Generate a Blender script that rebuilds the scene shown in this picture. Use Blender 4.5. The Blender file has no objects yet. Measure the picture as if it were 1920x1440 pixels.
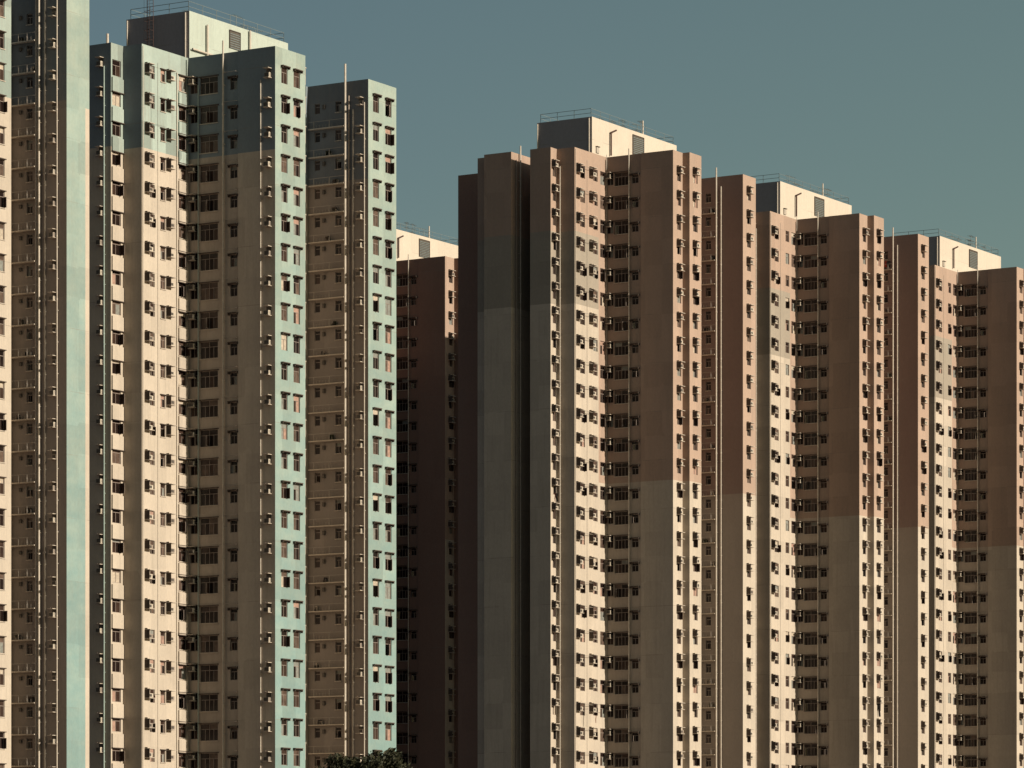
import bpy, math, random
from mathutils import Matrix, Vector
random.seed(7)
F, HY, CX, CAMZ, FL = 7350.0, 1690.0, 960.0, 4.0, 2.7
def nrm(x, y):
    l = math.hypot(x, y); return (x/l, y/l)
A = nrm(4440, 7350)          # run of the sunlit walls: to the right and away
B = nrm(12160, -7350)        # run of the shaded walls: to the right and nearer, also towards the sun
C = bpy.context.scene.collection
sc = bpy.context.scene

# ------------------------------------------------------------------ materials
MATS = {}
def newmat(name):
    m = bpy.data.materials.new(name); m.use_nodes = True; MATS[name] = m
    nt = m.node_tree; return m, nt, nt.nodes['Principled BSDF']
def plain(name, col, rough=.8, metal=0, spec=.3, var=.12, scale=3.0):
    col = tuple(c*.75 for c in col)
    m, nt, p = newmat(name)
    n = nt.nodes.new('ShaderNodeTexNoise'); n.inputs['Scale'].default_value = scale; n.inputs['Detail'].default_value = 4
    g = nt.nodes.new('ShaderNodeNewGeometry'); nt.links.new(g.outputs['Position'], n.inputs['Vector'])
    mp = nt.nodes.new('ShaderNodeMapRange'); mp.inputs[1].default_value = .3; mp.inputs[2].default_value = .7
    mp.inputs[3].default_value = 1-var; mp.inputs[4].default_value = 1+var
    nt.links.new(n.outputs['Fac'], mp.inputs[0])
    mx = nt.nodes.new('ShaderNodeVectorMath'); mx.operation = 'SCALE'; mx.inputs[0].default_value = col
    nt.links.new(mp.outputs[0], mx.inputs['Scale'])
    nt.links.new(mx.outputs[0], p.inputs['Base Color'])
    p.inputs['Roughness'].default_value = rough; p.inputs['Metallic'].default_value = metal
    p.inputs['Specular IOR Level'].default_value = spec
    return m
def wallmat(name, col, dirt=(.20, .17, .14), amt=.34, patch=.10, fade=None):
    """painted render: mottling, rain streaks, patched paint and pour joints every other storey"""
    m, nt, p = newmat(name); N = nt.nodes.new; L = nt.links.new
    g = N('ShaderNodeNewGeometry'); sep = N('ShaderNodeSeparateXYZ'); L(g.outputs['Position'], sep.inputs[0])
    def noise(scale, vec, det=4, rough=.55):
        mp = N('ShaderNodeMapping'); mp.inputs['Scale'].default_value = scale; L(vec, mp.inputs['Vector'])
        n = N('ShaderNodeTexNoise'); n.inputs['Scale'].default_value = 1; n.inputs['Detail'].default_value = det
        n.inputs['Roughness'].default_value = rough
        L(mp.outputs[0], n.inputs['Vector']); return n.outputs['Fac']
    def rng(v, a, b, c, d):
        r = N('ShaderNodeMapRange'); r.inputs[1].default_value = a; r.inputs[2].default_value = b
        r.inputs[3].default_value = c; r.inputs[4].default_value = d; L(v, r.inputs[0]); return r.outputs[0]
    def math_(op, a, b):
        r = N('ShaderNodeMath'); r.operation = op
        for i, v in enumerate((a, b)):
            if isinstance(v, (int, float)): r.inputs[i].default_value = v
            else: L(v, r.inputs[i])
        return r.outputs[0]
    streak = rng(noise((2.6, 2.6, .16), g.outputs['Position'], 5, .6), .50, .74, 0, 1)
    blotch = rng(noise((.35, .35, .35), g.outputs['Position'], 5, .65), .42, .72, 0, 1)
    fine = rng(noise((5, 5, 3), g.outputs['Position'], 3), .3, .7, .95, 1.05)
    # patches of newer paint, one storey tall
    mp = N('ShaderNodeMapping'); mp.inputs['Scale'].default_value = (.45, .45, 1/FL); mp.inputs['Rotation'].default_value = (0, 0, -math.atan2(A[1], A[0])); L(g.outputs['Position'], mp.inputs[0])
    vo = N('ShaderNodeTexVoronoi'); vo.distance = 'CHEBYCHEV'; vo.inputs['Scale'].default_value = 1
    vo.inputs['Randomness'].default_value = .2; L(mp.outputs[0], vo.inputs['Vector'])
    sp2 = N('ShaderNodeSeparateColor'); L(vo.outputs['Color'], sp2.inputs[0])
    col = tuple(c*.68 for c in col)
    pat = rng(sp2.outputs[0], 0, 1, 1-patch, 1+patch*.6)
    # pour joints
    zz = math_('MODULO', math_('ADD', sep.outputs[2], 1.1), FL*2)
    joint = math_('LESS_THAN', zz, .05)
    jn = math_('MULTIPLY', joint, rng(noise((.5, .5, .4), g.outputs['Position'], 2), .45, .6, .05, .55))
    tot = math_('MULTIPLY', math_('ADD', math_('MULTIPLY', streak, .65), math_('MULTIPLY', blotch, .35)), amt)
    tot = math_('MINIMUM', math_('ADD', tot, jn), .85)
    sc_ = N('ShaderNodeVectorMath'); sc_.operation = 'SCALE'; sc_.inputs[0].default_value = col
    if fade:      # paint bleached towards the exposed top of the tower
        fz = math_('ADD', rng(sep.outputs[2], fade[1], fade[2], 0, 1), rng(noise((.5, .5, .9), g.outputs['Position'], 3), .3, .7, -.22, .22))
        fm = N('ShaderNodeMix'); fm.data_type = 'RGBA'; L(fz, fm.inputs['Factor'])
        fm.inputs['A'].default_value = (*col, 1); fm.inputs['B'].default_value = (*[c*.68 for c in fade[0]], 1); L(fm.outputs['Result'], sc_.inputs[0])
    L(math_('MULTIPLY', pat, fine), sc_.inputs['Scale'])
    mx = N('ShaderNodeMix'); mx.data_type = 'RGBA'; L(tot, mx.inputs['Factor'])
    L(sc_.outputs[0], mx.inputs['A']); mx.inputs['B'].default_value = (*dirt, 1)
    L(mx.outputs['Result'], p.inputs['Base Color'])
    p.inputs['Roughness'].default_value = .85; p.inputs['Specular IOR Level'].default_value = .2
    bp = N('ShaderNodeBump'); bp.inputs['Strength'].default_value = .25; bp.inputs['Distance'].default_value = .02
    L(noise((8, 8, 8), g.outputs['Position'], 4), bp.inputs['Height']); L(bp.outputs[0], p.inputs['Normal'])
    return m
wallmat('cream', (.64, .545, .435), amt=.36, patch=.09)
wallmat('cream_stained', (.54, .455, .37), amt=.5, patch=.10)
wallmat('cream_grimy_shade', (.325, .275, .24), amt=.55, patch=.10)  # stained cream with the rear walls' shade mixed into the colour
wallmat('cream_shade', (.36, .31, .27), amt=.25, patch=.04)  # darkened copy of cream: rear-wall shade put into the colour
wallmat('pink_shade', (.29, .212, .185), amt=.2, patch=.04)  # darkened copy of pink, shade of the rear walls painted in
wallmat('brown', (.33, .20, .15), amt=.2, patch=.04)  # darkened stand-in for pink: shade near the gap painted as colour
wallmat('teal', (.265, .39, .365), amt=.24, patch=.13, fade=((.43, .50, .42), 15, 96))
wallmat('teal_grimy_shade', (.20, .21, .22), amt=.4, patch=.1)  # stained dull teal, shade of the rear walls included in the colour
wallmat('slate_shade', (.40, .375, .385), amt=.15, patch=.04)  # for the roof block's shaded side, its shade put into the colour
wallmat('teal_dark', (.25, .295, .32), amt=.12, patch=.04)
wallmat('teal_old', (.42, .50, .44), amt=.5, patch=.32)
wallmat('pink', (.52, .37, .28), amt=.34, patch=.10)
wallmat('pink_stained', (.44, .325, .255), amt=.45, patch=.08)
wallmat('sage', (.42, .36, .285), amt=.2, patch=.05)
wallmat('white', (.75, .645, .52), amt=.2, patch=.04)
wallmat('mint_white', (.56, .62, .53), amt=.22, patch=.05)
plain('roof_felt', (.14, .12, .10), .9)
plain('hood_stained', (.10, .075, .06), .9)
plain('hood_pale', (.45, .39, .32), .8)
plain('aluminium', (.31, .25, .21), .5)
plain('pipe_pale', (.62, .54, .44), .6)
plain('pipe_teal', (.38, .47, .42), .6)
plain('galvanised', (.20, .24, .24), .6)
plain('ac_body', (.62, .54, .43), .6)
plain('ac_old', (.38, .31, .25), .7)
plain('ac_grille', (.10, .085, .07), .7)
plain('bracket', (.55, .47, .38), .7)
plain('rack_metal', (.38, .33, .28), .6)
plain('glass_dark', (.020, .012, .010), .2, spec=.16, var=.4, scale=1.2)
plain('glass_brown', (.055, .033, .025), .2, spec=.18, var=.3, scale=1.2)
plain('glass_room', (.12, .08, .06), .35, spec=.2, var=.4, scale=2)
plain('curtain_pale', (.52, .43, .33), .8, var=.25, scale=4)
plain('curtain_pink', (.40, .25, .19), .8, var=.25, scale=4)
plain('curtain_grey', (.24, .24, .21), .8, var=.25, scale=4)
plain('curtain_orange', (.42, .13, .06), .8, var=.25, scale=4)
plain('louvre', (.11, .095, .075), .7)
plain('rust', (.085, .045, .035), .9)
for n_, c_ in (('cloth_red', (.34, .055, .035)), ('cloth_pink', (.55, .22, .16)), ('cloth_dark', (.04, .035, .035)), ('cloth_white', (.6, .55, .48))):
    plain(n_, c_, .9)
plain('bark', (.07, .05, .035), .9)
plain('leaf_dark', (.026, .028, .010), .7, var=.4, scale=1.5)
plain('leaf_mid', (.045, .042, .017), .7, var=.4, scale=1.5)
plain('ground_earth', (.145, .09, .095), .95, var=.25, scale=.05)

# ------------------------------------------------------------------ mesh builder
class MB:
    def __init__(s): s.v = []; s.f = []; s.m = []
    def quad(s, pts, mat):
        i = len(s.v); s.v += [tuple(p) for p in pts]; s.f.append(tuple(range(i, i+len(pts)))); s.m.append(mat)
    def box(s, x0, x1, y0, y1, z0, z1, mat):
        i = len(s.v)
        s.v += [(x0,y0,z0),(x1,y0,z0),(x1,y1,z0),(x0,y1,z0),(x0,y0,z1),(x1,y0,z1),(x1,y1,z1),(x0,y1,z1)]
        for q in ((0,3,2,1),(4,5,6,7),(0,1,5,4),(1,2,6,5),(2,3,7,6),(3,0,4,7)):
            s.f.append(tuple(i+k for k in q)); s.m.append(mat)
    def tube(s, p0, p1, r, mat, n=8, r1=None):
        p0 = Vector(p0); p1 = Vector(p1); d = (p1-p0).normalized(); r1 = r if r1 is None else r1
        t = Vector((0,0,1)) if abs(d.z) < .9 else Vector((1,0,0))
        u = d.cross(t).normalized(); w = d.cross(u)
        i = len(s.v)
        for p, rr in ((p0, r), (p1, r1)):
            for k in range(n):
                a = 2*math.pi*k/n; s.v.append(tuple(p + u*(rr*math.cos(a)) + w*(rr*math.sin(a))))
        for k in range(n):
            s.f.append((i+k, i+(k+1)%n, i+n+(k+1)%n, i+n+k)); s.m.append(mat)
        s.f.append(tuple(i+k for k in range(n))[::-1]); s.m.append(mat)
        s.f.append(tuple(i+n+k for k in range(n))); s.m.append(mat)
    def add(s, o, M):
        i = len(s.v); s.v += [tuple(M @ Vector(p)) for p in o.v]
        s.f += [tuple(i+k for k in f) for f in o.f]; s.m += o.m
    def mesh(s, name):
        me = bpy.data.meshes.new(name); me.from_pydata(s.v, [], s.f)
        names = []
        for n in s.m:
            if n not in names: names.append(n)
        for n in names: me.materials.append(MATS[n])
        me.polygons.foreach_set('material_index', [names.index(n) for n in s.m]); me.update()
        return me
    def build(s, name, parent=None, M=None):
        return link(name, s.mesh(name), parent, M)
def link(name, me, parent=None, M=None):
    o = bpy.data.objects.new(name, me); C.objects.link(o); o.parent = parent
    if M is not None: o.matrix_basis = M
    return o
def tag(o, label=None, cat=None, group=None, kind=None):
    for k, v in (('label', label), ('category', cat), ('group', group), ('kind', kind)):
        if v: o[k] = v
    return o

# ------------------------------------------------------------------ window and air conditioner kits
PANES = ['glass_dark']*10 + ['glass_brown']*7 + ['glass_room']*5 + ['curtain_pink']*2 + ['curtain_grey']*3 + ['curtain_pale']*2
KIT = {}
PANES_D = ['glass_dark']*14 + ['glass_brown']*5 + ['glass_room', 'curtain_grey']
def window_kit(w, h, style, variant, shaded=False):
    """local frame: x along the wall, y into the wall, z up"""
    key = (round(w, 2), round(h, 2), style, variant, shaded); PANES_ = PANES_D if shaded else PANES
    if key in KIT: return KIT[key]
    rnd = random.Random(hash((round(w, 2)*7, round(h, 2)*13, variant)) & 0xffff)
    fr, pa = MB(), MB()
    t, y0, y1, yp = .045, .10, .16, .135
    fm = 'aluminium'
    fr.box(0, t, y0, y1, 0, h, fm); fr.box(w-t, w, y0, y1, 0, h, fm)
    fr.box(t, w-t, y0, y1, 0, t, fm); fr.box(t, w-t, y0, y1, h-t, h, fm)
    zt = h*.66
    n = 1 if w < .62 else 2 if w < 1.3 else 4
    fr.box(t, w-t, y0, y1, zt, zt+t, fm)
    base = rnd.choice(PANES_)
    xs = [t + (w-2*t)*k/n for k in range(n+1)]
    def pick(): return base if rnd.random() < .6 else rnd.choice(PANES_)
    nt = max(1, n//2); xt = [t + (w-2*t)*k/nt for k in range(nt+1)]
    for k in range(nt):
        pa.quad([(xt[k], yp, zt), (xt[k+1], yp, zt), (xt[k+1], yp, h), (xt[k], yp, h)], pick())
        if k: fr.box(xt[k]-.02, xt[k]+.02, y0, y1, zt+t, h-t, fm)
    opened = rnd.randrange(n) if rnd.random() < .3 else -1
    for k in range(n):
        if k: fr.box(xs[k]-.022, xs[k]+.022, y0, y1, t, zt, fm)
        m = 'glass_dark' if k == opened else pick()
        pa.quad([(xs[k], yp, 0), (xs[k+1], yp, 0), (xs[k+1], yp, zt), (xs[k], yp, zt)], m)
        if k == opened:       # a casement leaf swung outwards
            ww = xs[k+1]-xs[k]-.02; ang = math.radians(rnd.choice((55, 75, 88)))
            M = Matrix.Translation((xs[k+1]-.01, y0, .02)) @ Matrix.Rotation(ang, 4, 'Z')
            lf = MB(); lf.box(-ww, 0, -.03, 0, 0, .04, fm); lf.box(-ww, 0, -.03, 0, zt-.06, zt-.02, fm)
            lf.box(-ww, -ww+.04, -.03, 0, .04, zt-.06, fm); lf.box(-.04, 0, -.03, 0, .04, zt-.06, fm)
            fr.add(lf, M)
            g = MB(); g.box(-ww+.04, -.04, -.02, -.01, .04, zt-.06, 'glass_brown'); pa.add(g, M)
    hd = None
    if style == 'hood':
        hd = MB(); hd.box(-.12, w+.12, -.30, 0, h+.02, h+.10, 'hood_stained')
        hd.box(-.12, -.05, -.26, 0, h-.14, h+.02, 'hood_stained'); hd.box(w+.05, w+.12, -.26, 0, h-.14, h+.02, 'hood_stained')
    elif style == 'lintel':
        hd = MB(); hd.box(-.10, w+.10, -.16, 0, h+.01, h+.08, 'hood_stained')
    if style == 'sill' or style == 'lintel':
        fr.box(-.05, w+.05, -.08, .10, -.07, -.003, 'bracket')
    KIT[key] = (fr, pa, hd, {})
    return KIT[key]
def ac_kit(w, h, side, variant):
    key = ('ac', round(w, 2), round(h, 2), side, variant)
    if key in KIT: return KIT[key]
    rnd = random.Random(hash((round(w, 2)*3, round(h, 2)*5, variant)) & 0xffff)
    bd, br, gr, ty = MB(), MB(), MB(), MB()
    bm = rnd.choice(['ac_body', 'ac_body', 'ac_old'])
    out = rnd.uniform(.36, .50); bh = min(rnd.uniform(.33, .40), h-.22); bw = min(.64, w-.10); x0 = (w-bw)/2 + rnd.uniform(-.04, .04)
    x0 = max(.03, min(w-bw-.03, x0)); zb = .09
    if rnd.random() > .06:
        bd.box(x0, x0+bw, -out, -.15, zb, zb+bh, bm); gr.box(x0+.03, x0+bw-.02, -.149, -.02, zb+.02, zb+bh-.02, 'ac_grille')  # dark back part of the case: hood shade put into the colour
        if side == 'D': gr.box(x0+.02, x0+bw-.02, -out-.02, -out-.001, zb+.02, zb+bh-.02, 'ac_grille')  # dark front on shaded walls only, shade painted as a panel
        gr.box(x0+.08, x0+bw-.18, -out-.012, -out-.001, zb+.06, zb+bh-.06, 'ac_grille')
        for k in range(5):    # vents in the side of the case
            z = zb+.07+k*.055
            gr.box(x0+bw+.001, x0+bw+.008, -out+.06, -.12, z, z+.022, 'ac_grille')
    else:                     # empty opening closed with a board
        bd.box(x0, x0+bw, -.05, -.002, zb, zb+bh, 'ac_old'); gr.box(x0+.05, x0+bw-.05, -.06, -.051, zb+.05, zb+bh-.05, 'ac_grille')
    gr.box(.04, w-.04, -.018, -.003, .06, h-.06, 'ac_grille')      # dark plate behind the case, hood shade painted on the wall
    br.box(0, w, -.60, 0, h-.055, h, 'bracket')                 # hood slab
    ty.box(.0, w, -.56, 0, 0, .055, 'bracket')   # tray
    if side == 'L': br.box(0, .03, -.56, 0, .056, h-.055, 'hood_stained')
    br.box(.02, .06, -.30, -.003, h+.001, h+.10, 'hood_stained')
    KIT[key] = (bd, br, gr, {}, ty)
    return KIT[key]
def kit_mesh(kit, idx, name):
    if idx not in kit[3]: kit[3][idx] = kit[idx].mesh(name)
    return kit[3][idx]

# ------------------------------------------------------------------ plan geometry
def P(px, Y): return ((px-CX)*Y/F, Y)
def hit(p, d, px):
    k = (px-CX)/F; return (k*p[1]-p[0])/(d[0]-k*d[1])
def mv(p, d, t): return (p[0]+d[0]*t, p[1]+d[1]*t)
class Seg:
    def __init__(s, p, d, ln, kind, paint, name=None):
        s.p, s.d, s.len, s.kind, s.paint, s.name = p, d, ln, kind, paint, name
    def u(s, px): return hit(s.p, s.d, px)
    def z(s, u, py): return CAMZ + (HY-py)*mv(s.p, s.d, u)[1]/F
def run(start, cmds):
    p = start; segs = []
    for c in cmds:
        op, val = c[0], c[1]; paint = c[2] if len(c) > 2 else None; name = c[3] if len(c) > 3 else None
        if op in 'ab':
            d = A if op == 'a' else B; t = hit(p, d, val); segs.append(Seg(p, d, t, op, paint, name)); p = mv(p, d, t)
        elif op in ('am', 'bm'):
            d = A if op == 'am' else B; sgn = 1 if val > 0 else -1
            segs.append(Seg(p, (d[0]*sgn, d[1]*sgn), abs(val), 'hidden' if sgn < 0 else op[0], paint, name)); p = mv(p, d, val)
        elif op == 'to':      # back into a light well that cannot be seen into, out again at the given corner
            q = val; dx, dy = q[0]-p[0], q[1]-p[1]
            al = dx*A[0]+dy*A[1]; be = dx*B[0]+dy*B[1]
            if abs(be) > 1e-6: segs.append(Seg(p, (B[0]*math.copysign(1, be), B[1]*math.copysign(1, be)), abs(be), 'hidden', paint)); p = mv(p, B, be)
            if abs(al) > 1e-6: segs.append(Seg(p, (A[0]*math.copysign(1, al), A[1]*math.copysign(1, al)), abs(al), 'hidden', paint)); p = mv(p, A, al)
    return segs, p
def zf(n): return CAMZ + n*FL

def pane_variant(rnd): return rnd.randrange(14)
def build_tower(name, label, group, spec, shift=0.0, move=None, xmax=1945, skip=(), seed=1, redo=None):
    """spec: start, cmds, roof_z, feats {segment name: [features]}, block"""
    rnd = random.Random(seed)
    segs, pend = run(spec['start'], spec['cmds'])
    ox, oy = spec['start']
    if move is None: move = (A[0]*shift, A[1]*shift)
    root = bpy.data.objects.new(name, None); C.objects.link(root)
    root.location = (ox+move[0], oy+move[1], 0); root.empty_display_size = 5
    tag(root, label, 'apartment tower', group)
    R = spec['roof']; wall = MB(); wins = []; acs = []; extra = []
    zcut = CAMZ + (HY-1490)*(oy+move[1])/F
    def scr(p):                 # picture x of a plan point of this (moved) tower
        X, Y = p[0]+move[0], p[1]+move[1]; return CX + X*F/Y, Y
    for s in segs:
        paint = s.paint or [(None, 'cream')]
        def mat_at(z):
            for lim, m in paint:
                if lim is None or z > lim: return m
        cuts = sorted(l for l, m in paint if l is not None)
        ca, sa = s.d
        def pt(u, z, inn=0.0):  # inward = left-hand normal of d for a/b runs
            nx, ny = (-B[0], -B[1]) if s.kind == 'a' else (A[0], A[1])
            return (s.p[0]+ca*u+nx*inn-ox, s.p[1]+sa*u+ny*inn-oy, z)
        def face(u0, u1, z0, z1):
            if u1-u0 < 1e-5 or z1-z0 < 1e-5: return
            zs = [z0]+[c for c in cuts if z0 < c < z1]+[z1]
            for a, b in zip(zs, zs[1:]):
                wall.quad([pt(u0, a), pt(u1, a), pt(u1, b), pt(u0, b)], mat_at((a+b)/2))
        cols = []
        for ft in spec['feats'].get(s.name, ()) if s.name else ():
            if ft[0] == 'win':
                _, x0, x1, yt, yb = ft[:5]; style = ft[5] if len(ft) > 5 else 'plain'
                u0, u1 = s.u(x0), s.u(x1); u0 = max(u0, .06); u1 = min(u1, s.len-.06)
                uc = (u0+u1)/2
                cols.append((u0, u1, s.z(uc, yb), s.z(uc, yt), style))
        cols.sort(); cur = 0
        for u0, u1, zb, zt, style in cols:
            face(cur, u0, 0, R); z = R; k = 0
            hh = zt-zb
            while zt-k*FL > zcut:
                b, t = zb-k*FL, zt-k*FL
                face(u0, u1, t, z)
                dp = .20; m = mat_at((b+t)/2)
                for q in ([pt(u0,b),pt(u0,b,dp),pt(u0,t,dp),pt(u0,t)], [pt(u1,b,dp),pt(u1,b),pt(u1,t),pt(u1,t,dp)],
                          [pt(u0,b),pt(u1,b),pt(u1,b,dp),pt(u0,b,dp)], [pt(u0,t,dp),pt(u1,t,dp),pt(u1,t),pt(u0,t)]):
                    wall.quad(q, m)
                wins.append((s, u0, u1-u0, b, hh, style, k)); z = b; k += 1
            face(u0, u1, 0, z); cur = u1
        face(cur, s.len, 0, R)
        for ft in spec['feats'].get(s.name, ()) if s.name else ():
            if ft[0] == 'ac':
                _, x0, x1, yt, yb = ft; u0, u1 = s.u(x0), s.u(x1); uc = (u0+u1)/2
                zb, zt = s.z(uc, yb), s.z(uc, yt); k = 0
                while zt-k*FL > zcut: acs.append((s, u0, u1-u0, zb-k*FL, zt-zb, k)); k += 1
            elif ft[0] != 'win': extra.append((s, ft))
    # close the back of the plan
    st = spec['start']; dx, dy = st[0]-pend[0], st[1]-pend[1]; be = dx*B[0]+dy*B[1]
    q1 = mv(pend, B, be)
    bm = (spec['cmds'][0][2] or [(None, 'cream')])
    for a, b in ((pend, q1), (q1, st)):
        zs = [0]+sorted(l for l, m in bm if l is not None)+[R]
        for z0, z1 in zip(zs, zs[1:]):
            m = [mm for l, mm in bm if l is None or (z0+z1)/2 > l][0]
            wall.quad([(a[0]-ox,a[1]-oy,z0),(b[0]-ox,b[1]-oy,z0),(b[0]-ox,b[1]-oy,z1),(a[0]-ox,a[1]-oy,z1)], m)
    wall.build('wall', root)
    ring = [s.p for s in segs]+[pend, q1]
    rf = MB(); rf.quad([(x-ox, y-oy, R-.02) for x, y in ring], 'roof_felt')
    rf.build('roof', root)
    def mtx(s, u, z): 
        x, y = mv(s.p, s.d, u)
        return Matrix.Translation((x-ox, y-oy, z)) @ Matrix.Rotation(math.atan2(s.d[1], s.d[0]), 4, 'Z')
    def seen(s, u):
        x, Y = scr(mv(s.p, s.d, u)); return (s.name not in skip) and -12 < x < xmax
    def area(s, u, w, h, z):
        x0, Y0 = scr(mv(s.p, s.d, u)); x1, Y1 = scr(mv(s.p, s.d, u+w))
        y = HY-(z-CAMZ)*F/Y0
        return abs(x1-x0)*h*F/Y0 if 0 <= y <= 1440 else 0.01
    # windows: the hundred that show largest are parts of their own, the rest one part
    wl = [w for w in wins if seen(w[0], w[1])]
    wl.sort(key=lambda w: -area(w[0], w[1], w[2], w[4], w[3]))
    rest = MB(); hidden = [w for w in wins if not seen(w[0], w[1])]
    for i, (s, u, w, z, h, style, k) in enumerate(wl+hidden):
        kit = window_kit(w, h, style, pane_variant(rnd), s.kind == 'b'); M = mtx(s, u, z)
        if i < 100 and i < len(wl):
            o = link('window', kit_mesh(kit, 0, 'window'), root, M)
            link('pane', kit_mesh(kit, 1, 'pane'), o)
            if kit[2]: link('hood', kit_mesh(kit, 2, 'hood'), o)
        else:
            for q in kit[:3]:
                if q: rest.add(q, M)
    if rest.v: tag(rest.build('window', root), kind='stuff')
    al = [a for a in acs if seen(a[0], a[1])]; al.sort(key=lambda a: -area(a[0], a[1], 1, 1, a[3]))
    rest = MB(); hidden = [a for a in acs if not seen(a[0], a[1])]
    for i, (s, u, w, z, h, k) in enumerate(al+hidden):
        kit = ac_kit(w, h, 'L' if s.kind == 'a' else 'D', rnd.randrange(8)); M = mtx(s, u, z)
        if i < 100 and i < len(al):
            o = link('air_conditioner', kit_mesh(kit, 0, 'air_conditioner'), root, M)
            link('hood', kit_mesh(kit, 1, 'hood'), o); link('tray', kit_mesh(kit, 4, 'tray'), o); link('grille', kit_mesh(kit, 2, 'grille'), o)
        else:
            for q in (kit[0], kit[1], kit[2], kit[4]): rest.add(q, M)
    if rest.v: tag(rest.build('air_conditioner', root), kind='stuff')
    # pipes, aprons, ledges
    led = []
    for s, ft in extra:
        if ft[0] == 'pipe':
            _, x, y0, r, mat = ft[:5]; off = ft[5] if len(ft) > 5 else .12
            u = s.u(x); z1 = s.z(u, y0); m = MB()
            m.tube((0, -off, .0), (0, -off, z1), r, mat)
            for k in range(3, int(z1/FL)): m.box(-r-.03, r+.03, -off, -.003, k*FL+.4, k*FL+.46, mat)
            for k in range(1, int(z1/(FL*2))): m.tube((0, -off, k*FL*2+1.3), (0, -off, k*FL*2+1.45), r*1.35, mat)
            m.build('drain_pipe', root, mtx(s, u, 0))
        elif ft[0] == 'apron':
            _, x0, x1, yt, yb, mt, mb, zs = ft; u0, u1 = max(.03, s.u(x0)), min(s.u(x1), s.len-.03); zt, zb = s.z(u0, yt), s.z(u0, yb); k = 0
            cache = {}
            while zt-k*FL > zcut:
                mat = mt if zt-k*FL > zs else mb
                if mat not in cache:
                    m = MB(); w = u1-u0; h = zt-zb
                    m.box(0, w, -.14, -.003, 0, h, mat); m.box(-.03, w+.05, -.20, -.003, -.07, -.003, 'hood_stained')
                    cache[mat] = m.mesh('apron_panel')
                link('apron_panel', cache[mat], root, mtx(s, u0, zb-k*FL)); k += 1
        elif ft[0] == 'ledge':
            _, x0, x1, y, posts = ft; u0, u1 = max(.1, s.u(x0)), s.u(x1); z = s.z((u0+u1)/2, y); k = 0
            m, r_ = MB(), MB(); w = u1-u0
            m.box(0, w, -.45, -.003, -.10, 0, 'bracket')
            for p in posts:
                up = s.u(p)-u0; r_.box(up-.025, up+.025, -.44, -.39, 0, .62, 'rack_metal')
            r_.box(0, w, -.43, -.40, .62, .66, 'rack_metal')
            up = s.u(posts[0])-u0
            for q in range(6): r_.box(up+.3+q*.35, up+.32+q*.35, -.42, -.405, .02, .30, 'rack_metal') if up+.35+q*.35 < w else None
            mm, rr = m.mesh('ledge'), r_.mesh('rail')
            while z-k*FL > zcut:
                o = link('ledge', mm, root, mtx(s, u0, z-k*FL)); link('rail', rr, o); k += 1
                if rnd.random() < .35:     # a pot plant or a bundle left on the ledge
                    c = MB(); cx = rnd.uniform(.3, w-.4)
                    for q in range(5): c.box(cx+rnd.uniform(-.2,.2), cx+rnd.uniform(.21,.35), -.35, -.1+rnd.uniform(-.08,.08), .002+q*.001, rnd.uniform(.15,.5), rnd.choice(['cloth_dark','ac_old','hood_stained','leaf_dark']))
                    link('clutter', c.mesh('clutter'), o)
        elif ft[0] == 'bar':      # rod between two brackets
            _, x0, x1, y, off = ft; u0, u1 = s.u(x0), s.u(x1); z = s.z(u0, y); k = 0
            m = MB(); m.tube((0, -off, 0), (u1-u0, -off, 0), .022, 'rack_metal', 6)
            m.box(0, .03, -off, -.003, -.02, .02, 'rack_metal'); m.box(u1-u0-.03, u1-u0, -off, -.003, -.02, .02, 'rack_metal'); mm = m.mesh('drying_rod')
            while z-k*FL > zcut: link('drying_rod', mm, root, mtx(s, u0, z-k*FL)); k += 1
        elif ft[0] == 'fin':      # planter box sticking out past the end of the sunlit wall
            _, yt, yb, w = ft; zt, zb = s.z(s.len, yt), s.z(s.len, yb); k = 0
            m = MB(); m.box(.003, w, .25, .9, 0, zt-zb, 'cream_stained'); m.box(-.0, w+.06, .2, .95, zt-zb+.002, zt-zb+.08, 'bracket'); mm = m.mesh('side_box')
            while zt-k*FL > zcut: link('side_box', mm, root, mtx(s, s.len, zb-k*FL)); k += 1
        elif ft[0] == 'stub':
            u = s.u(ft[1]); m = MB(); m.tube((0, 1.0, R-.01), (0, 1.0, R+1.1), .12, 'pipe_pale'); m.build('vent_pipe', root, mtx(s, u, 0))
        elif ft[0] == 'vent':
            _, x0, x1, yt, yb = ft; u0, u1 = s.u(x0), s.u(x1); zt, zb = s.z(u0, yt), s.z(u0, yb); k = 0
            m = MB(); m.box(0, u1-u0, -.16, -.003, 0, zt-zb, 'ac_grille'); m.box(-.02, u1-u0+.02, -.20, -.003, zt-zb+.002, zt-zb+.03, 'hood_stained'); mm = m.mesh('vent')
            while zt-k*FL > zcut: link('vent', mm, root, mtx(s, u0, zb-k*FL)); k += 1
    # rooftop block with its louvre, pipes, railing and aerials
    bk = spec['block']; cx, cY, xl, xr, ytop = bk['c']; Cc = P(cx, cY)
    lb = -hit(Cc, B, xl); la = hit(Cc, A, xr); zt = CAMZ+(HY-ytop)*cY/F
    base = Matrix.Translation((Cc[0]-ox, Cc[1]-oy, R)) @ Matrix(((A[0], -B[0], 0, 0), (A[1], -B[1], 0, 0), (0, 0, 1, 0), (0, 0, 0, 1)))
    H = zt-R     # local x = along the sunlit side, y = back along the shaded side
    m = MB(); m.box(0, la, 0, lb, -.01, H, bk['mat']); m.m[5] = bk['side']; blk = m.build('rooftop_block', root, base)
    SL = Seg(Cc, A, la, 'a', None); SD = Seg(mv(Cc, B, -lb), B, lb, 'b', None)
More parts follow.
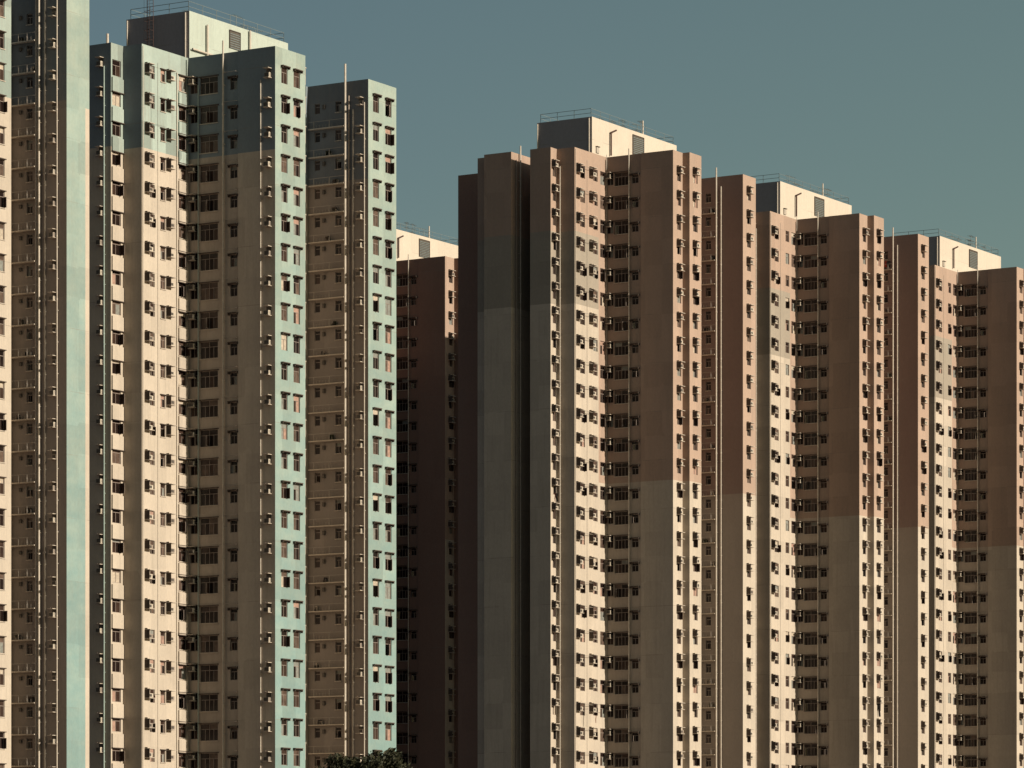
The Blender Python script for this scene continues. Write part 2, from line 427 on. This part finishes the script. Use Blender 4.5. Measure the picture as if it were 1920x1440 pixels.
    def loc(px, py): u = SL.u(px); return u, SL.z(u, py)-R
    for kind, a in bk['items']:
        if kind == 'louvre':
            (u0, z1), (u1, _) = loc(a[0], a[2]), loc(a[1], a[2]); z0 = loc(a[0], a[3])[1]
            m = MB(); m.box(u0, u1, -.05, -.003, z0, z1, 'louvre')
            n = int((z1-z0)/.22)
            for q in range(n): m.box(u0+.03, u1-.03, -.10, -.052, z0+.05+q*.22, z0+.11+q*.22, 'galvanised')
            for e in ((u0-.06, u0), (u1, u1+.06)): m.box(e[0], e[1], -.12, -.003, z0, z1, 'hood_stained')
            m.box(u0-.06, u1+.06, -.12, -.003, z1+.001, z1+.07, 'hood_stained')
            m.build('louvre', blk)
        elif kind == 'pipe':
            u, z1 = loc(a[0], a[1]); z0 = max(.02, loc(a[0], a[2])[1])
            m = MB(); m.tube((u, -.2, z0), (u, -.2, z1), a[3], a[4])
            if len(a) > 5: m.tube((u, -.2, z1), (u+.7, -.5, z1+.35), a[3], a[4])
            m.build('drain_pipe', blk)
        elif kind == 'level_pipe':
            (u0, z), (u1, _) = loc(a[0], a[2]), loc(a[1], a[2]); m = MB(); m.tube((u0, -.25, z), (u1, -.25, z), .09, 'pipe_pale'); m.build('water_pipe', blk)
        elif kind == 'stub':
            u = SL.u(a[0]); m = MB(); m.tube((u, .4, H), (u, .4, H+1.7), .09, 'pipe_pale'); m.build('vent_pipe', blk)
        elif kind == 'side_pipe':
            u = SD.u(a[0]); y = lb-u; m = MB(); m.tube((-.12, y, .02), (-.12, y, H-.15), .07, 'pipe_pale'); m.build('drain_pipe', blk)
        elif kind == 'patch':
            (u0, z1), (u1, _) = loc(a[0], a[2]), loc(a[1], a[2]); m = MB(); m.box(u0, u1, -.12, -.003, max(.02, z1-.7), z1, 'hood_pale'); m.box(u0-.05, u1+.05, -.25, -.003, z1+.002, z1+.06, 'hood_stained'); m.build('vent', blk)
        elif kind == 'ladder':
            u = SD.u(a[0]); y = lb-u; m = MB()
            m.box(-.45, -.40, y-.345, y-.315, .02, H+1.6, 'rust'); m.box(-.45, -.40, y+.315, y+.345, .02, H+1.6, 'rust')
            for q in range(int((H+1.5)/.3)): m.tube((-.42, y-.32, .2+q*.3), (-.42, y+.32, .2+q*.3), .014, 'rust', 5)
            for q in range(int(H/.9)):
                z = 1.5+q*.9
                if z < H+1.2:
                    for aa, bb in (((-.42, y-.32), (-1.0, y-.32)), ((-1.0, y-.32), (-1.0, y+.32)), ((-1.0, y+.32), (-.42, y+.32))):
                        m.tube((*aa, z), (*bb, z), .016, 'rust', 5)
            for yy in (y-.32, y, y+.32): m.tube((-1.0, yy, 1.5), (-1.0, yy, H+1.4), .013, 'rust', 5)
            m.build('ladder', blk)
    m = MB(); hR = 1.0
    def rail(p, q, levels=(.5, 1.0), gap=2.0, skew=0):
        p, q = Vector(p), Vector(q); n = max(1, int((q-p).length/gap))
        for k in range(n+1):
            r = p.lerp(q, k/n); m.tube(r, r+Vector((0, 0, hR)), .03, 'galvanised', 5)
        for l in levels: m.tube(p+Vector((0,0,l*hR)), q+Vector((0,0,l*hR)), .028, 'galvanised', 5)
    e = .3
    rail((e, e, H), (la-e, e, H)); rail((e, e, H), (e, lb-e, H)); rail((la-e, e, H), (la-e, lb-e, H)); rail((e, lb-e, H), (la-e, lb-e, H))
    m.build('roof_railing', blk)
    for q in range(bk.get('aerials', 5)):     # television aerials
        m = MB(); x = rnd.uniform(.35, .95)*la; y = rnd.uniform(.8, lb-1); h = rnd.uniform(1.0, 2.2)
        m.tube((x, y, H), (x, y, H+h), .035, 'galvanised', 6)
        an = rnd.uniform(-.5, .5)
        for z in ((h-.1,) if rnd.random() < .5 else (h-.1, h-.7)):
            c, s_ = math.cos(an), math.sin(an); ln = rnd.uniform(1.4, 2.4)
            m.tube((x-c*ln*.4, y-s_*ln*.4, H+z), (x+c*ln*.6, y+s_*ln*.6, H+z), .022, 'galvanised', 5)
            for j in range(7):
                t = -.38+j*.16; l2 = .32-.02*j
                m.tube((x+c*ln*t+s_*l2, y+s_*ln*t-c*l2, H+z), (x+c*ln*t-s_*l2, y+s_*ln*t+c*l2, H+z), .014, 'galvanised', 4)
        m.build('aerial', blk)
    for x_, y_, zt_ in spec.get('masts', ()): pass
    return root, segs

# ------------------------------------------------------------------ the blue-green and cream towers
TC = [(zf(25.3), 'teal_dark'), (None, 'cream')]
TCL = [(zf(25.3), 'teal_old'), (None, 'cream')]
TCS = [(zf(25.3), 'teal_dark'), (None, 'cream_stained')]
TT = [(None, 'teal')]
TCR = [(zf(25.3), 'teal_grimy_shade'), (None, 'cream_grimy_shade')]
PCR = [(zf(17.27), 'pink_shade'), (None, 'cream_grimy_shade')]
PCW = [(zf(17.27), 'pink_shade'), (None, 'cream_shade')]
SP = lambda px, sp: P(px, F*FL/sp)
# near tower of the pair: walk the plan backwards from its known corner (266, 55.9 px per storey)
c266 = SP(266, 55.9); c231 = mv(c266, B, hit(c266, B, 231)); c208 = mv(c231, A, hit(c231, A, 208)); c120 = mv(c208, B, hit(c208, B, 120))
c690 = SP(690.5, 53.6); c577 = mv(c690, B, hit(c690, B, 577))
TEAL = dict(start=c120, roof=zf(28.77),
    cmds=[('b', 208, TC, 'outer'), ('a', 231, TCL, 'narrow'), ('b', 266, TC, 'blank'), ('a', 332.5, TCL, 'front'), ('a', 353, TCL, 'front_end'),
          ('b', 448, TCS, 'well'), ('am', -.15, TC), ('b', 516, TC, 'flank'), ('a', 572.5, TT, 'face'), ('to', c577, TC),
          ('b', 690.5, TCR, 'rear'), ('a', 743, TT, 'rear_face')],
    feats={
     'outer': [('stub', 189), ('ac', 185, 194.5, 108, 126), ('pipe', 196.5, 124, .06, 'pipe_teal')],
     'narrow': [('win', 210.5, 226.5, 113, 143, 'plain'), ('apron', 209, 230, 144, 170, 'teal_old', 'cream', zf(25.3))],
     'front': [('ac', 271, 281, 120, 138), ('win', 281.5, 290, 123, 148, 'plain'), ('win', 301, 310, 131, 154, 'lintel'), ('ac', 311.5, 321, 133, 152),
               ('pipe', 331, 136, .045, 'pipe_pale', .07), ('pipe', 295.5, 118, .014, 'rack_metal', .03), ('pipe', 267.6, 86, .03, 'pipe_pale', .05)],
     'front_end': [('win', 335, 350, 143, 172, 'lintel'), ('apron', 334, 351, 173, 197, 'teal_old', 'cream', zf(25.3))],
     'well': [('win', 356.5, 371, 144, 176, 'plain'), ('ac', 358.5, 368, 145, 160), ('win', 375, 408.5, 144, 176, 'lintel'), ('win', 431.5, 445, 145, 168, 'hood'),
              ('pipe', 373, 160, .045, 'pipe_teal'), ('pipe', 420.5, 77, .085, 'pipe_pale', .2), ('bar', 424, 446, 137, .35)],
     'flank': [('ac', 499, 509.5, 128, 147), ('pipe', 490, 150, .05, 'pipe_pale')],
     'face': [('win', 527.5, 539, 126, 157, 'hood'), ('win', 550.5, 562.5, 133, 165, 'hood'), ('fin', 126, 157, .42)],
     'rear': [('win', 590, 600, 195, 214, 'plain'), ('vent', 606, 610, 198, 205), ('win', 629, 640, 190, 210, 'sill'), ('ledge', 583, 649, 240, (593, 622)),
              ('pipe', 650.5, 121, .10, 'pipe_pale', .30), ('pipe', 655.5, 180, .07, 'ac_old', .14), ('pipe', 663, 205, .05, 'pipe_pale', .12),
              ('ac', 672, 681.5, 183, 198), ('pipe', 684.5, 192, .05, 'pipe_pale', .12)],
     'rear_face': [('win', 699.5, 710.5, 179, 211, 'hood'), ('win', 722.5, 734, 187, 219, 'hood')],
    },
    block=dict(c=(355, 371, 237, 540, 20), mat='mint_white', side='slate_shade', aerials=14, items=[('louvre', (430, 449, 57, 90)), ('pipe', (386, 47, 112, .10, 'pipe_pale')),
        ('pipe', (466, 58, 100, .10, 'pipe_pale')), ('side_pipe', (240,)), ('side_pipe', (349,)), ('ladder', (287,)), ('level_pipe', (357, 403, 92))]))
build_tower('apartment_tower', 'blue-green and cream tower with hooded windows on two full-height blue-green faces', 'housing estate towers', TEAL, seed=11)

s167 = SP(125, 59.4); c21d = mv(s167, B, hit(s167, B, 21.5)); cm70 = SP(21, 59.5); cm70 = mv(cm70, A, hit(cm70, A, -75)); cback = mv(cm70, B, -6)
EDGE = dict(start=cback, roof=zf(28.77),
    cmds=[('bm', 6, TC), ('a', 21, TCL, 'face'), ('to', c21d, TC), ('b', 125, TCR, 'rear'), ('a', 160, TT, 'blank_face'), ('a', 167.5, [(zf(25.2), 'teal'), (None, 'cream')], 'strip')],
    feats={'face': [('win', -6, 8.5, 59-59.5, 90-59.5, 'lintel')],
     'rear': [('win', 50, 61, 26, 46, 'sill'), ('vent', 37.5, 41.5, 32, 38), ('ledge', 24, 70, 79, (40, 56)), ('pipe', 71, -40, .10, 'rack_metal', .22), ('pipe', 76.5, -40, .09, 'pipe_pale', .25),
              ('pipe', 85.5, -30, .06, 'pipe_pale', .12), ('ac', 97, 106.5, 15, 32), ('pipe', 108.5, -25, .05, 'pipe_pale', .12)]},
    block=dict(c=(60, 345, 20, 110, -80), mat='mint_white', side='slate_shade', aerials=0, items=[]))
build_tower('apartment_tower', 'nearest tower cut by the left edge, with a blank blue-green strip and narrow cream edge', 'housing estate towers', EDGE, seed=12)

# ------------------------------------------------------------------ the brown, sage and cream towers
PG = [(zf(27.37), 'pink'), (zf(24.4), 'sage'), (None, 'cream')]
PC = [(zf(17.27), 'pink'), (None, 'cream')]
PCS = [(zf(17.27), 'pink_stained'), (None, 'cream_stained')]
c1078 = SP(1077.5, 45.95); c1044 = mv(c1078, B, hit(c1078, B, 1044)); c1032 = mv(c1044, A, hit(c1044, A, 1032.5)); c994 = mv(c1032, B, hit(c1032, B, 994))
c958 = mv(c1032, B, hit(c1032, B, 958.5)); c920 = mv(c1032, B, hit(c1032, B, 920))
slot = hit(c958, B, 994)
c920b = mv(c920, A, 1.4); c895 = mv(c920b, B, hit(c920b, B, 895.5)); q895 = P(895.5, 447.5); c859 = mv(q895, B, hit(q895, B, 859))
c1393 = SP(1393, 44.3); c1317 = mv(c1393, B, hit(c1393, B, 1312))
PINK = dict(start=c859, roof=zf(30.78),
    cmds=[('b', 895.5, [(None, 'brown')], 'far'), ('to', c895, PG), ('b', 920, PG, 'left'), ('am', -1.4, PG), ('b', 958.5, PG, 'left2'),
          ('am', 6.5, PG, 'slot'), ('bm', slot, PG, 'slot_back'), ('am', -6.5, PG), ('b', 1032.5, PG, 'mid'), ('a', 1044, PG, 'strip'), ('b', 1077.5, PG, 'blank'),
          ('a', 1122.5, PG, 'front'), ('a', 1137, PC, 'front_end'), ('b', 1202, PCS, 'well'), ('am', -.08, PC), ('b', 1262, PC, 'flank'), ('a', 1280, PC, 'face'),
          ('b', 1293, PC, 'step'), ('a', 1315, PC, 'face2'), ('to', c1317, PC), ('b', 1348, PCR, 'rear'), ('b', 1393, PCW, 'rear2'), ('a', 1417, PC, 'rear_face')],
    feats={
     'slot': [('pipe', 973, 274, .09, 'pipe_pale', .2), ('pipe', 966, 300, .06, 'ac_old', .12)],
     'strip': [('ac', 1034, 1041, 301, 314), ('win', 1036.5, 1042.5, 302, 331, 'plain')],
     'blank': [('pipe', 1051, 312, .055, 'pipe_pale', .12)],
     'front': [('ac', 1080, 1087, 308, 324), ('win', 1088, 1097, 311, 334, 'plain'), ('ac', 1104.5, 1112, 315, 332), ('win', 1112.5, 1120.5, 318, 340, 'plain'),
               ('bar', 1089, 1104, 312.5, .5), ('pipe', 1100.5, 300, .014, 'rack_metal', .03), ('pipe', 1079, 279, .03, 'pipe_pale', .05)],
     'front_end': [('win', 1125.5, 1135, 322, 347, 'plain'), ('pipe', 1136.2, 290, .04, 'pipe_pale', .08)],
     'well': [('win', 1138.2, 1150, 323, 347.5, 'plain'), ('ac', 1140, 1148, 324, 336), ('win', 1152, 1178, 323, 348, 'lintel'), ('win', 1184.5, 1197, 327, 343.5, 'hood'),
              ('pipe', 1180.5, 279, .07, 'pipe_pale', .16)],
     'face': [('win', 1270, 1277, 314, 340, 'plain'), ('ac', 1268.5, 1276, 313, 326)],
     'face2': [('win', 1300, 1308, 316, 344, 'plain'), ('ac', 1298.5, 1306.5, 316, 329)],
     'rear': [('win', 1323.5, 1333, 363, 380, 'sill'), ('ledge', 1316, 1343, 401, (1318, 1336)), ('pipe', 1345, 315, .085, 'pipe_pale', .25)],
     'rear2': [('pipe', 1353, 350, .065, 'pipe_pale', .14)],
     'rear_face': [('win', 1401, 1408, 352, 376, 'plain'), ('ac', 1399.5, 1407, 351, 364)],
    },
    block=dict(c=(1110, 446, 1007, 1268.5, 218.5), mat='white', side='slate_shade', aerials=9, items=[('louvre', (1186, 1206, 253, 291)), ('pipe', (1143, 249, 292, .10, 'rust', 1)),
        ('side_pipe', (1105.5,)), ('side_pipe', (1009,)), ('patch', (1117, 1122, 275)), ('stub', (1211,))]))
D = 46.7
PINK2 = dict(PINK, feats=dict(PINK['feats'], front=[f for f in PINK['feats']['front'] if f[:2] not in (('ac', 1104.5), ('bar', 1089))]))
build_tower('apartment_tower', 'tallest brown, sage and cream tower, with a dark slotted left side', 'housing estate towers', PINK, seed=21)
LEFT = ('far', 'left', 'left2', 'slot', 'mid', 'strip')
build_tower('apartment_tower', 'second of the three receding brown and cream towers, behind the tallest one', 'housing estate towers', PINK2, D, skip=LEFT, seed=22)
build_tower('apartment_tower', 'farthest right brown and cream tower, cut by the right edge', 'housing estate towers', PINK2, 2*D, skip=LEFT+('rear', 'rear_face', 'face2'), seed=23)
# the tower in shadow behind the gap: same plan, moved so that its flank corner shows at x 834.5
segsP, _ = run(PINK['start'], PINK['cmds']); fc = [s for s in segsP if s.name == 'face'][0].p
T6Y = (PINK['roof']-CAMZ)*F/(HY-480); q = P(834.5, T6Y)
BR_SHADE = [(None, 'brown')]  # nearly all walls take this brown, with shade in its colour
DARK = dict(PINK, cmds=[c if len(c) < 3 or c[3:] in (('face',), ('face2',)) else (c[0], c[1], BR_SHADE, *c[3:]) for c in PINK['cmds']])
build_tower('apartment_tower', 'tower coloured dark brown for deep shadow behind the gap between the left and middle towers', 'housing estate towers', DARK, move=(q[0]-fc[0], q[1]-fc[1]), skip=LEFT+('front', 'front_end'), seed=24)

# ------------------------------------------------------------------ laundry on poles
SEGS = {}
for sp_, nm in ((TEAL, 'T'), (PINK, 'P')):
    for s_ in run(sp_['start'], sp_['cmds'])[0]:
        if s_.name: SEGS[nm+s_.name] = s_
def laundry(px, py, Y, mats, label, w=.5, h=1.1):
    s_, sh, off = SEGS[Y[0]], Y[1], Y[2]; p0 = mv(s_.p, A, sh); q0 = mv(p0, s_.d, hit(p0, s_.d, px)); n0 = B if s_.kind == 'a' else (-A[0], -A[1])
    Y = mv(q0, n0, off)[1]
    x, y = P(px, Y); z = CAMZ+(HY-py)*Y/F; rnd = random.Random(int(px))
    root = bpy.data.objects.new('hanging_laundry', None); C.objects.link(root); root.location = (x, y, z)
    root.rotation_euler = (0, 0, math.atan2(B[1], B[0])); tag(root, label, 'laundry')
    m = MB(); m.tube((-.9, 0, .03), (.5, 0, .03), .02, 'rack_metal', 6); m.build('pole', root)
    for i, mt in enumerate(mats):
        m = MB(); n = 8; cx = -.25+i*.32
        pts = []
        for k in range(n+1):
            t = k/n; wz = w*.5*(1+.15*math.sin(3*t+i)); yy = .05*math.sin(6*t+i*2)
            pts.append((cx-wz/2, yy, -t*h*rnd.uniform(.95, 1)), ); pts.append((cx+wz/2, yy+.03*math.sin(9*t), -t*h))
        for s_ in (0, .02):
            for k in range(n):
                a, b, c, d = pts[2*k], pts[2*k+1], pts[2*k+3], pts[2*k+2]
                q_ = [(p[0], p[1]+s_, p[2]) for p in (a, b, c, d)]; m.quad(q_ if s_ else q_[::-1], mt)
        m.build('garment', root)
laundry(291, 1303, ('Tfront', 0, .6), ['cloth_red'], 'red cloth hung out below an air conditioner on the left cream wall', .7, .7)
laundry(1096, 1330, ('Pfront', 0, .6), ['cloth_dark'], 'long dark garment hung on the sunlit cream wall of the middle tower', .5, 1.9)
laundry(1119, 1337, ('Pfront', 0, .6), ['cloth_pink'], 'pale pink towel hung on the sunlit cream wall of the middle tower', .6, 1.1)
laundry(1043, 925, ('Pstrip', 0, .7), ['cloth_red', 'cloth_dark'], 'red and dark garments on the narrow lit strip of the middle tower', .5, .9)
laundry(1648, 1318, ('Pface2', D, .7), ['cloth_dark', 'cloth_dark'], 'dark clothes hung on the narrow sunlit face of the second brown tower', .5, 1.7)
laundry(1664, 489, ('Prear', D, .3), ['cloth_red', 'cloth_dark'], 'red bedding airing high in the shaded recess of the second brown tower', .7, .8)

# ------------------------------------------------------------------ trees
def tree(px, ytop, Y, cw, label, seed, nl=9000):
    rnd = random.Random(seed); x, y = P(px, Y); H = CAMZ+(HY-ytop)*Y/F
    root = bpy.data.objects.new('broadleaf_tree', None); C.objects.link(root); root.location = (x, y, 0)
    tag(root, label, 'tree', 'treetops along the lower edge')
    t = MB(); t.tube((0, 0, 0), (.2, 0, H*.5), .38, 'bark', 10, .24)
    cl = []
    for k in range(34):
        a = rnd.uniform(0, 6.28); rr = cw/2*math.sqrt(rnd.random()); hz = H*.45+(H*.52)*rnd.random()
        lim = math.sqrt(max(.05, 1-((hz-H*.62)/(H*.40))**2)); rr *= lim
        r = rnd.uniform(.5, 1.25); hz = min(hz, H-r*rnd.uniform(.75, 1.1)-(rr/cw)**2*2.0)
        c = (math.cos(a)*rr, math.sin(a)*rr, hz); cl.append((c, r))
        t.tube((.2*.5, 0, H*rnd.uniform(.3, .5)), (c[0], c[1], c[2]-r*.3), .09, 'bark', 5, .03)
    cl.append(((0, 0, H-.8), .85))
    t.build('trunk', root)
    cr = MB()
    for k in range(nl):
        c, r = cl[k % len(cl)]
        while True:
            v = Vector((rnd.uniform(-1, 1), rnd.uniform(-1, 1), rnd.uniform(-1, 1)))
            if .3 < v.length < 1: break
        p = Vector(c)+v*r*Vector((1, 1, .8)).length/1.6
        s = rnd.uniform(.10, .26); d = Vector((rnd.gauss(0, 1), rnd.gauss(0, 1), rnd.gauss(0, 1))).normalized(); e = d.orthogonal().normalized()
        f = d.cross(e)
        cr.quad([p-e*s, p+f*s*.5, p+e*s, p-f*s*.5], 'leaf_dark' if rnd.random() < (.85 if k % 34 < 17 else .35) else 'leaf_mid')
    cr.build('crown', root)
tree(735, 1403, 338, 6.0, 'dark treetop with the highest peak, before the blue-green window column at the lower edge', 3)
tree(628, 1414, 341, 5.5, 'low broad treetop left of the highest peak, before the shaded recess wall', 5)
tree(685, 1417, 336, 4.5, 'middle treetop between the two others at the lower edge', 8, 7000)
tree(752, 1432, 345, 4.5, 'lowest treetop at the foot of the dark gap', 9, 6000)

# ------------------------------------------------------------------ ground
g = MB(); S = 6000
g.quad([(-S, -S, 0), (S, -S, 0), (S, S, 0), (-S, S, 0)], 'ground_earth')
tag(g.build('ground'), kind='structure')

# ------------------------------------------------------------------ light
SUN_EL = math.radians(18.5)
daz = math.radians(1.6)   # the sun stands just behind the shaded faces
sd = Vector((B[0]*math.cos(daz)+A[0]*math.sin(daz), B[1]*math.cos(daz)+A[1]*math.sin(daz)))
sv = Vector((sd.x*math.cos(SUN_EL), sd.y*math.cos(SUN_EL), math.sin(SUN_EL)))
L = bpy.data.lights.new('sun', 'SUN'); L.energy = 5.0; L.angle = math.radians(.5); L.color = (1, .90, .76)
lo = bpy.data.objects.new('sun', L); C.objects.link(lo); lo.rotation_euler = sv.to_track_quat('Z', 'Y').to_euler(); lo.location = (300, -100, 200)
w = bpy.data.worlds.new('World'); sc.world = w; w.use_nodes = True; nt = w.node_tree
sky = nt.nodes.new('ShaderNodeTexSky'); sky.sky_type = 'NISHITA'; sky.sun_disc = False
sky.sun_elevation = SUN_EL; sky.sun_rotation = math.atan2(sv.x, sv.y)
sky.air_density = 1.0; sky.dust_density = 1.0; sky.ozone_density = 1.0
bg = nt.nodes['Background']; bg.inputs['Strength'].default_value = .05
tint = nt.nodes.new('ShaderNodeVectorMath'); tint.operation = 'MULTIPLY'; 
tc = nt.nodes.new('ShaderNodeTexCoord'); sx = nt.nodes.new('ShaderNodeSeparateXYZ'); nt.links.new(tc.outputs['Generated'], sx.inputs[0])
mr = nt.nodes.new('ShaderNodeMapRange'); mr.inputs[1].default_value = -.14; mr.inputs[2].default_value = .14; nt.links.new(sx.outputs[0], mr.inputs[0])
cm = nt.nodes.new('ShaderNodeMix'); cm.data_type = 'RGBA'; nt.links.new(mr.outputs[0], cm.inputs['Factor'])
cm.inputs['A'].default_value = (.83, .87, .775, 1); cm.inputs['B'].default_value = (1.11, 1.15, .89, 1)   # clearer and paler towards the sun
nt.links.new(cm.outputs['Result'], tint.inputs[1])
nt.links.new(sky.outputs[0], tint.inputs[0]); nt.links.new(tint.outputs[0], bg.inputs['Color'])

# ------------------------------------------------------------------ camera
cam = bpy.data.cameras.new('camera'); co = bpy.data.objects.new('camera', cam); C.objects.link(co)
co.location = (0, 0, CAMZ); co.rotation_euler = (math.pi/2, 0, 0)
cam.sensor_width = 36; cam.lens = F/1920*36; cam.shift_y = (HY-720)/1920; cam.clip_end = 20000; cam.clip_start = 1
sc.camera = co
vs = sc.view_settings; vs.view_transform = 'Standard'; vs.look = 'None'; vs.exposure = .24; vs.gamma = 1
sc.cycles.max_bounces = 6
